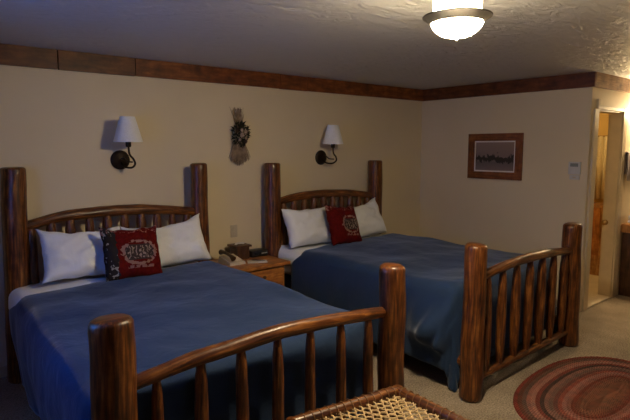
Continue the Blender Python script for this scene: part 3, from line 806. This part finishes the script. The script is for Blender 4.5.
# ------------------------------------------------------------------ framed picture, thermostat, outlet
py0, py1, pz0, pz1 = -1.413, -.724, 1.336, 1.862; fwid = .085
pc = thing('framed_picture', 'small landscape picture in a brown wooden frame on the right wall', 'picture', (0, (py0+py1)/2, pz0))
g = bx((-.025, py0, pz0), (-.002, py1, pz0+fwid), .004); box(g, (-.025, py0, pz1-fwid), (-.002, py1, pz1), .004); box(g, (-.0245, py0, pz0+fwid-.001), (-.002, py0+fwid, pz1-fwid+.001), .003); box(g, (-.0245, py1-fwid, pz0+fwid-.001), (-.002, py1, pz1-fwid+.001), .003)
obj('frame', g, M['frame'], pc)
obj('mat_border', bx((-.012, py0+fwid-.004, pz0+fwid-.004), (-.003, py1-fwid+.004, pz1-fwid+.004)), simple('mat_board', (.85, .80, .74), .8, 0, 30, .04), pc, smooth=False)
a0, a1, b0, b1 = py0+fwid+.016, py1-fwid-.016, pz0+fwid+.016, pz1-fwid-.016
g = G().add([(-.0135, a1, b0), (-.0135, a0, b0), (-.0135, a0, b1), (-.0135, a1, b1), (-.0121, a1, b0), (-.0121, a0, b0), (-.0121, a0, b1), (-.0121, a1, b1)],
            [[0, 1, 2, 3], [4, 7, 6, 5], [0, 4, 5, 1], [1, 5, 6, 2], [2, 6, 7, 3], [3, 7, 4, 0]], [[(0, 0), (1, 0), (1, 1), (0, 1)]]+[[(0, 0)]*4]*5)
obj('print', g, M['picture'], pc, smooth=False)
th = thing('thermostat', 'small white wall control plate on the right wall beside the doorway', 'thermostat', (0, -1.985, 1.38))
obj('cover', bx((-.028, -2.045, 1.425), (-.001, -1.925, 1.555), .006), M['white_plastic'], th)
obj('dial_window', bx((-.030, -2.025, 1.505), (-.0275, -1.945, 1.54)), simple('lcd', (.22, .25, .27), .3), th, smooth=False)
obj('switch_plate', bx((-.012, -2.035, 1.372), (-.001, -1.935, 1.418), .004), M['white_plastic'], th)
obj('switch_toggle', bx((-.017, -2.0, 1.388), (-.012, -1.97, 1.402), .002), M['cream_plastic'], th)
ot = thing('wall_outlet', 'cream outlet plate on the back wall above the nightstand', 'outlet', (-2.86, 0, .84))
obj('plate', bx((-2.90, -.008, .835), (-2.825, -.001, .955), .003), M['cream_plastic'], ot)
for z in (.87, .92):
    g = G(); lathe(g, [(0, 0), (.016, 0), (.015, .003), (0, .003)], (-2.8625, -.008, z), (0, -1, 0), 18); so = obj('socket', g, M['cream_plastic'], ot)

# ------------------------------------------------------------------ oval braided rug
def rug():
    cx, cy, a, b, p, rot = -1.79, -3.05, .775, .50, 2.35, R(3)
    NR, SUB, NA = 17, 4, 220
    rows = []
    for i in range(NR*SUB+1):
        s = i/(NR*SUB)*.93
        aa = a-b*s; bb = b*(1-s)
        ph_ = (i % SUB)/SUB; h = .008+.007*math.sin(PI*ph_)**.7 if i else .004
        row = []
        for k in range(NA):
            t = 2*PI*k/NA; ct, st = math.cos(t), math.sin(t)
            x = aa*math.copysign(abs(ct)**(2/p), ct); y = bb*math.copysign(abs(st)**(2/p), st)
            hh_ = h+.0015*math.sin(t*150+i)
            row.append((cx+x*math.cos(rot)-y*math.sin(rot), cy+x*math.sin(rot)+y*math.cos(rot), hh_))
        rows.append(row)
    vs_ = [v for r_ in rows for v in r_]; fs_, uvs = [], []
    for i in range(NR*SUB):
        L_ = 0
        for k in range(NA):
            k2 = (k+1) % NA; A_, B_ = rows[i][k], rows[i][k2]; d = math.hypot(A_[0]-B_[0], A_[1]-B_[1])
            fs_.append([i*NA+k, i*NA+k2, (i+1)*NA+k2, (i+1)*NA+k]); uvs.append([(i/SUB, L_), (i/SUB, L_+d), ((i+1)/SUB-1e-4, L_+d), ((i+1)/SUB-1e-4, L_)]); L_ += d
    c = len(vs_); vs_.append((cx, cy, .009)); base = NR*SUB*NA
    for k in range(NA):
        fs_.append([base+k, base+(k+1) % NA, c]); uvs.append([(NR-.5, 0)]*3)
    b0_ = len(vs_); vs_ += [(v[0], v[1], .0005) for v in rows[0]]
    for k in range(NA):
        k2 = (k+1) % NA; fs_.append([b0_+k, b0_+k2, k2, k]); uvs.append([(0, 0)]*4)
    fs_.append([b0_+k for k in range(NA)][::-1]); uvs.append([(0, 0)]*NA)
    return tag(obj('braided_rug', G().add(vs_, fs_, uvs), M['rug'], angle=80), 'oval braided rug in reddish brown rings on the beige carpet', 'rug')
rug()

# ------------------------------------------------------------------ rawhide-laced log bench at the foot of the nearer bed
def bench():
    c0 = Vector((-3.615, -2.755, .505)); u = Vector((-.988, .155, 0)).normalized(); v = Vector((-.065, -1, 0)).normalized()
    W_, D_ = .60, .62; top = .505
    t = thing('laced_bench', 'log-framed bench with rawhide-laced seat at the foot of the nearer bed', 'bench', (c0.x-.3, c0.y-.3, 0))
    q = lambda a, b, z=top: Vector((c0.x+u.x*a+v.x*b, c0.y+u.y*a+v.y*b, z))
    for k, (a, b) in enumerate(((0, 0), (W_, 0), (0, D_), (W_, D_))):
        g = G(); tube(g, smooth_path([q(a, b, 0), q(a, b, .25), q(a, b, top+.025)], 8), [.027, .029, .026], 14, .08, k, chamfer=.008); obj('leg', g, M['log'], t, angle=60)
    rails = [(q(.0, 0), q(W_, 0)), (q(0, 0), q(0, D_)), (q(W_, 0), q(W_, D_)), (q(0, D_), q(W_, D_))]
    for k, (p0, p1) in enumerate(rails):
        g = G(); tube(g, smooth_path([p0, p1], 14), .027, 16, .12, k+3); obj('seat_rail', g, M['log'], t, angle=60)
    for k, (a, b, a2, b2) in enumerate(((0, 0, W_, 0), (0, 0, 0, D_), (W_, 0, W_, D_), (0, D_, W_, D_))):
        g = G(); tube(g, smooth_path([q(a, b, .17), q(a2, b2, .17)], 8), .017, 12, .1, k+11); obj('stretcher', g, M['log'], t, angle=60)
    # wrapping round the rails
    for (p0, p1) in rails:
        g = G(); d = (p1-p0); L_ = d.length; d.normalize(); n = int(L_/.042)
        side = Vector((-d.y, d.x, 0))
        for i in range(n):
            c = p0+d*(.035+i*.042)
            if (c-p1).length < .03: continue
            pts = []
            for k in range(13):
                a = 2*PI*k/12; pts.append(c+side*math.cos(a)*.029+Vector((0, 0, math.sin(a)*.029))+d*(.012*k/12))
            tube(g, pts, .0032, 6)
        obj('rail_lacing', g, M['lacing'], t)
    # hexagonal web: three directions of thong, woven
    g = G(); st_ = .038; m_ = .027
    def clip(a0, b0, da, db):
        lo, hi = -9, 9
        for (s0, ds, mn, mx) in ((a0, da, m_, W_-m_), (b0, db, m_, D_-m_)):
            if abs(ds) < 1e-6:
                if not mn <= s0 <= mx: return None
                continue
            x0_, x1_ = (mn-s0)/ds, (mx-s0)/ds
            lo = max(lo, min(x0_, x1_)); hi = min(hi, max(x0_, x1_))
        return (lo, hi) if hi-lo > .03 else None
    for kk, ang in enumerate((0, 60, 120)):
        da, db = math.cos(R(ang)), math.sin(R(ang)); na, nb = -db, da
        for i in range(-40, 41):
            o_ = i*st_*.9+.01
            a0, b0 = W_/2+na*o_, D_/2+nb*o_
            c = clip(a0, b0, da, db)
            if not c: continue
            n = max(3, int((c[1]-c[0])/.019)); pts = []
            for k in range(n+1):
                s_ = c[0]+(c[1]-c[0])*k/n
                pts.append(q(a0+da*s_, b0+db*s_, top-.004+.0032*(1 if (k+i+kk) % 2 else -1)-.010*math.sin(PI*(k/n))*.6))
            tube(g, pts, .0036, 6)
    tag(obj('seat_webbing', g, M['hide'], t), 'pale rawhide hexagonal webbing', None)
bench()

# ------------------------------------------------------------------ things at the right: towel, counter, vanity light
tw = thing('hand_towel', 'grey hand towel on a dark bar on the lit wall at the right edge', 'towel', (1.10, YR, 1.6))
g = G(); tube(g, [(.93, YR-.032, 1.635), (1.36, YR-.032, 1.635)], .009, 10); tube(g, [(.95, YR-.001, 1.635), (.95, YR-.032, 1.635)], .008, 8); tube(g, [(1.35, YR-.001, 1.635), (1.35, YR-.032, 1.635)], .008, 8); obj('towel_bar', g, M['iron'], tw)
g = G(); n = 40; vs_, fs_ = [], []
prof = [(YR-.017, 1.40)]+[(YR-.017, 1.5), (YR-.018, 1.62)]+[(YR-.032+.013*math.cos(a), 1.637+.012*math.sin(a)) for a in (0, PI*.25, PI/2, PI*.75, PI)]+[(YR-.046, 1.60), (YR-.047, 1.5), (YR-.048, 1.42), (YR-.049, 1.33)]
for j, (y, z) in enumerate(prof):
    for i in range(n+1):
        x = .90+.30*i/n; s_ = 1 if j > 6 else .3
        vs_.append((x, y-.004*s_*math.sin(i*.8)*(1.64-z)/.3, z))
for j in range(len(prof)-1):
    for i in range(n): k = j*(n+1)+i; fs_.append([k, k+1, k+n+2, k+n+1])
tl = obj('towel', G().add(vs_, fs_), M['grey_towel'], tw, angle=180); md = tl.modifiers.new('thickness', 'SOLIDIFY'); md.thickness = .006
vt = thing('vanity_counter', 'thick wooden vanity counter on the wall at the right edge', 'counter', (1.7, -2.3, 0))
g = G(); box(g, (.965, -2.36, .735), (2.4, YR-.001, .838), .02, seg=4); obj('countertop', g, M['vanity'], vt)
obj('cabinet_body', bx((.99, -2.32, 0), (2.38, YR-.013, .734), .004), M['darkwood'], vt)
for i in range(3):
    d_ = obj('door', bx((1.02+i*.455, -2.336, .06), (1.02+i*.455+.43, -2.321, .70), .004), M['darkwood'], vt)
    g = G(); lathe(g, [(0, 0), (.007, 0), (.007, .01), (.014, .016), (0, .026)], (1.06+i*.455, -2.336, .6), (0, -1, 0), 12); obj('knob', g, M['brass'], d_)
tag(obj('folded_towels', (lambda g: (box(g, (1.03, -2.31, .839), (1.26, -2.15, .874), .015, seg=3), box(g, (1.035, -2.305, .875), (1.255, -2.155, .93), .015, seg=3), g)[2])(G()), M['linen']), 'folded white towels on the wooden vanity counter', 'towel')
vl = thing('vanity_light', 'warm globe light bar on the wall above the vanity counter', 'wall lamp', (1.42, YR, 2.1))
obj('back_plate', bx((1.17, YR-.03, 2.07), (1.67, YR-.001, 2.15), .006), M['brass'], vl)
for x in (1.25, 1.42, 1.59):
    g = G(); lathe(g, [(.05*math.sin(a), -.05*math.cos(a)) for a in [k/12*PI for k in range(13)]], (x, YR-.085, 2.11), ns=20); obj('globe', g, M['vanity_glass'], vl)
    g = G(); lathe(g, [(0, 0), (.022, 0), (.018, .03)], (x, YR-.03, 2.11), (0, -1, 0), 14); obj('globe_holder', g, M['brass'], vl)

# bathroom contents seen through the doorway
cb = thing('bathroom_cabinet', 'orange wooden cabinet inside the bathroom seen through the doorway', 'cabinet', (1.9, -1.3, 0))
obj('body', bx((1.72, -1.62, .012), (2.098, -.7, .95), .005), M['vanity'], cb)
for i in range(2):
    d_ = obj('door', bx((1.70, -1.60+i*.46, .28), (1.719, -1.16+i*.44, .92), .006), M['stand'], cb)
    g = G(); lathe(g, [(0, 0), (.007, 0), (.007, .01), (.015, .016), (.013, .024), (0, .028)], (1.70, -1.21+i*.12, .66), (-1, 0, 0), 14); obj('knob', g, M['brass'], d_)
g = G(); n = 60; vs_, fs_ = [], []
for j in range(2):
    for i in range(n+1):
        vs_.append((2.05+.018*math.sin(i*.9), -1.75+.6*i/n, 1.0+.85*j))
for i in range(n): fs_.append([i, i+1, n+2+i, n+1+i])
bt = thing('bath_towel', 'cream bath towel hanging on the bathroom wall seen through the doorway', 'towel', (2.05, -1.45, 1.0))
o = obj('towel', G().add(vs_, fs_), M['cream_towel'], bt, angle=180); md = o.modifiers.new('thickness', 'SOLIDIFY'); md.thickness = .012
g = G(); tube(g, [(2.045, -1.78, 1.85), (2.045, -1.12, 1.85)], .009, 10)
for y in (-1.775, -1.125): tube(g, [(2.045, y, 1.85), (2.099, y, 1.85)], .008, 8)
obj('towel_bar', g, M['brass'], bt)
bl = thing('bathroom_light', 'lit frosted globe on the bathroom ceiling behind the doorway wall', 'ceiling light', (1.1, -1.1, 2.3))
g = G(); lathe(g, [(0, 2.439), (.09, 2.439), (.08, 2.41), (0, 2.41)], (1.1, -1.1, 0), ns=24); obj('base', g, M['brass'], bl)
g = G(); lathe(g, [(.11*math.sin(a), 2.33-.08*math.cos(a)) for a in [k/14*PI for k in range(15)]], (1.1, -1.1, 0), ns=24); obj('globe', g, M['bath_glass'], bl)
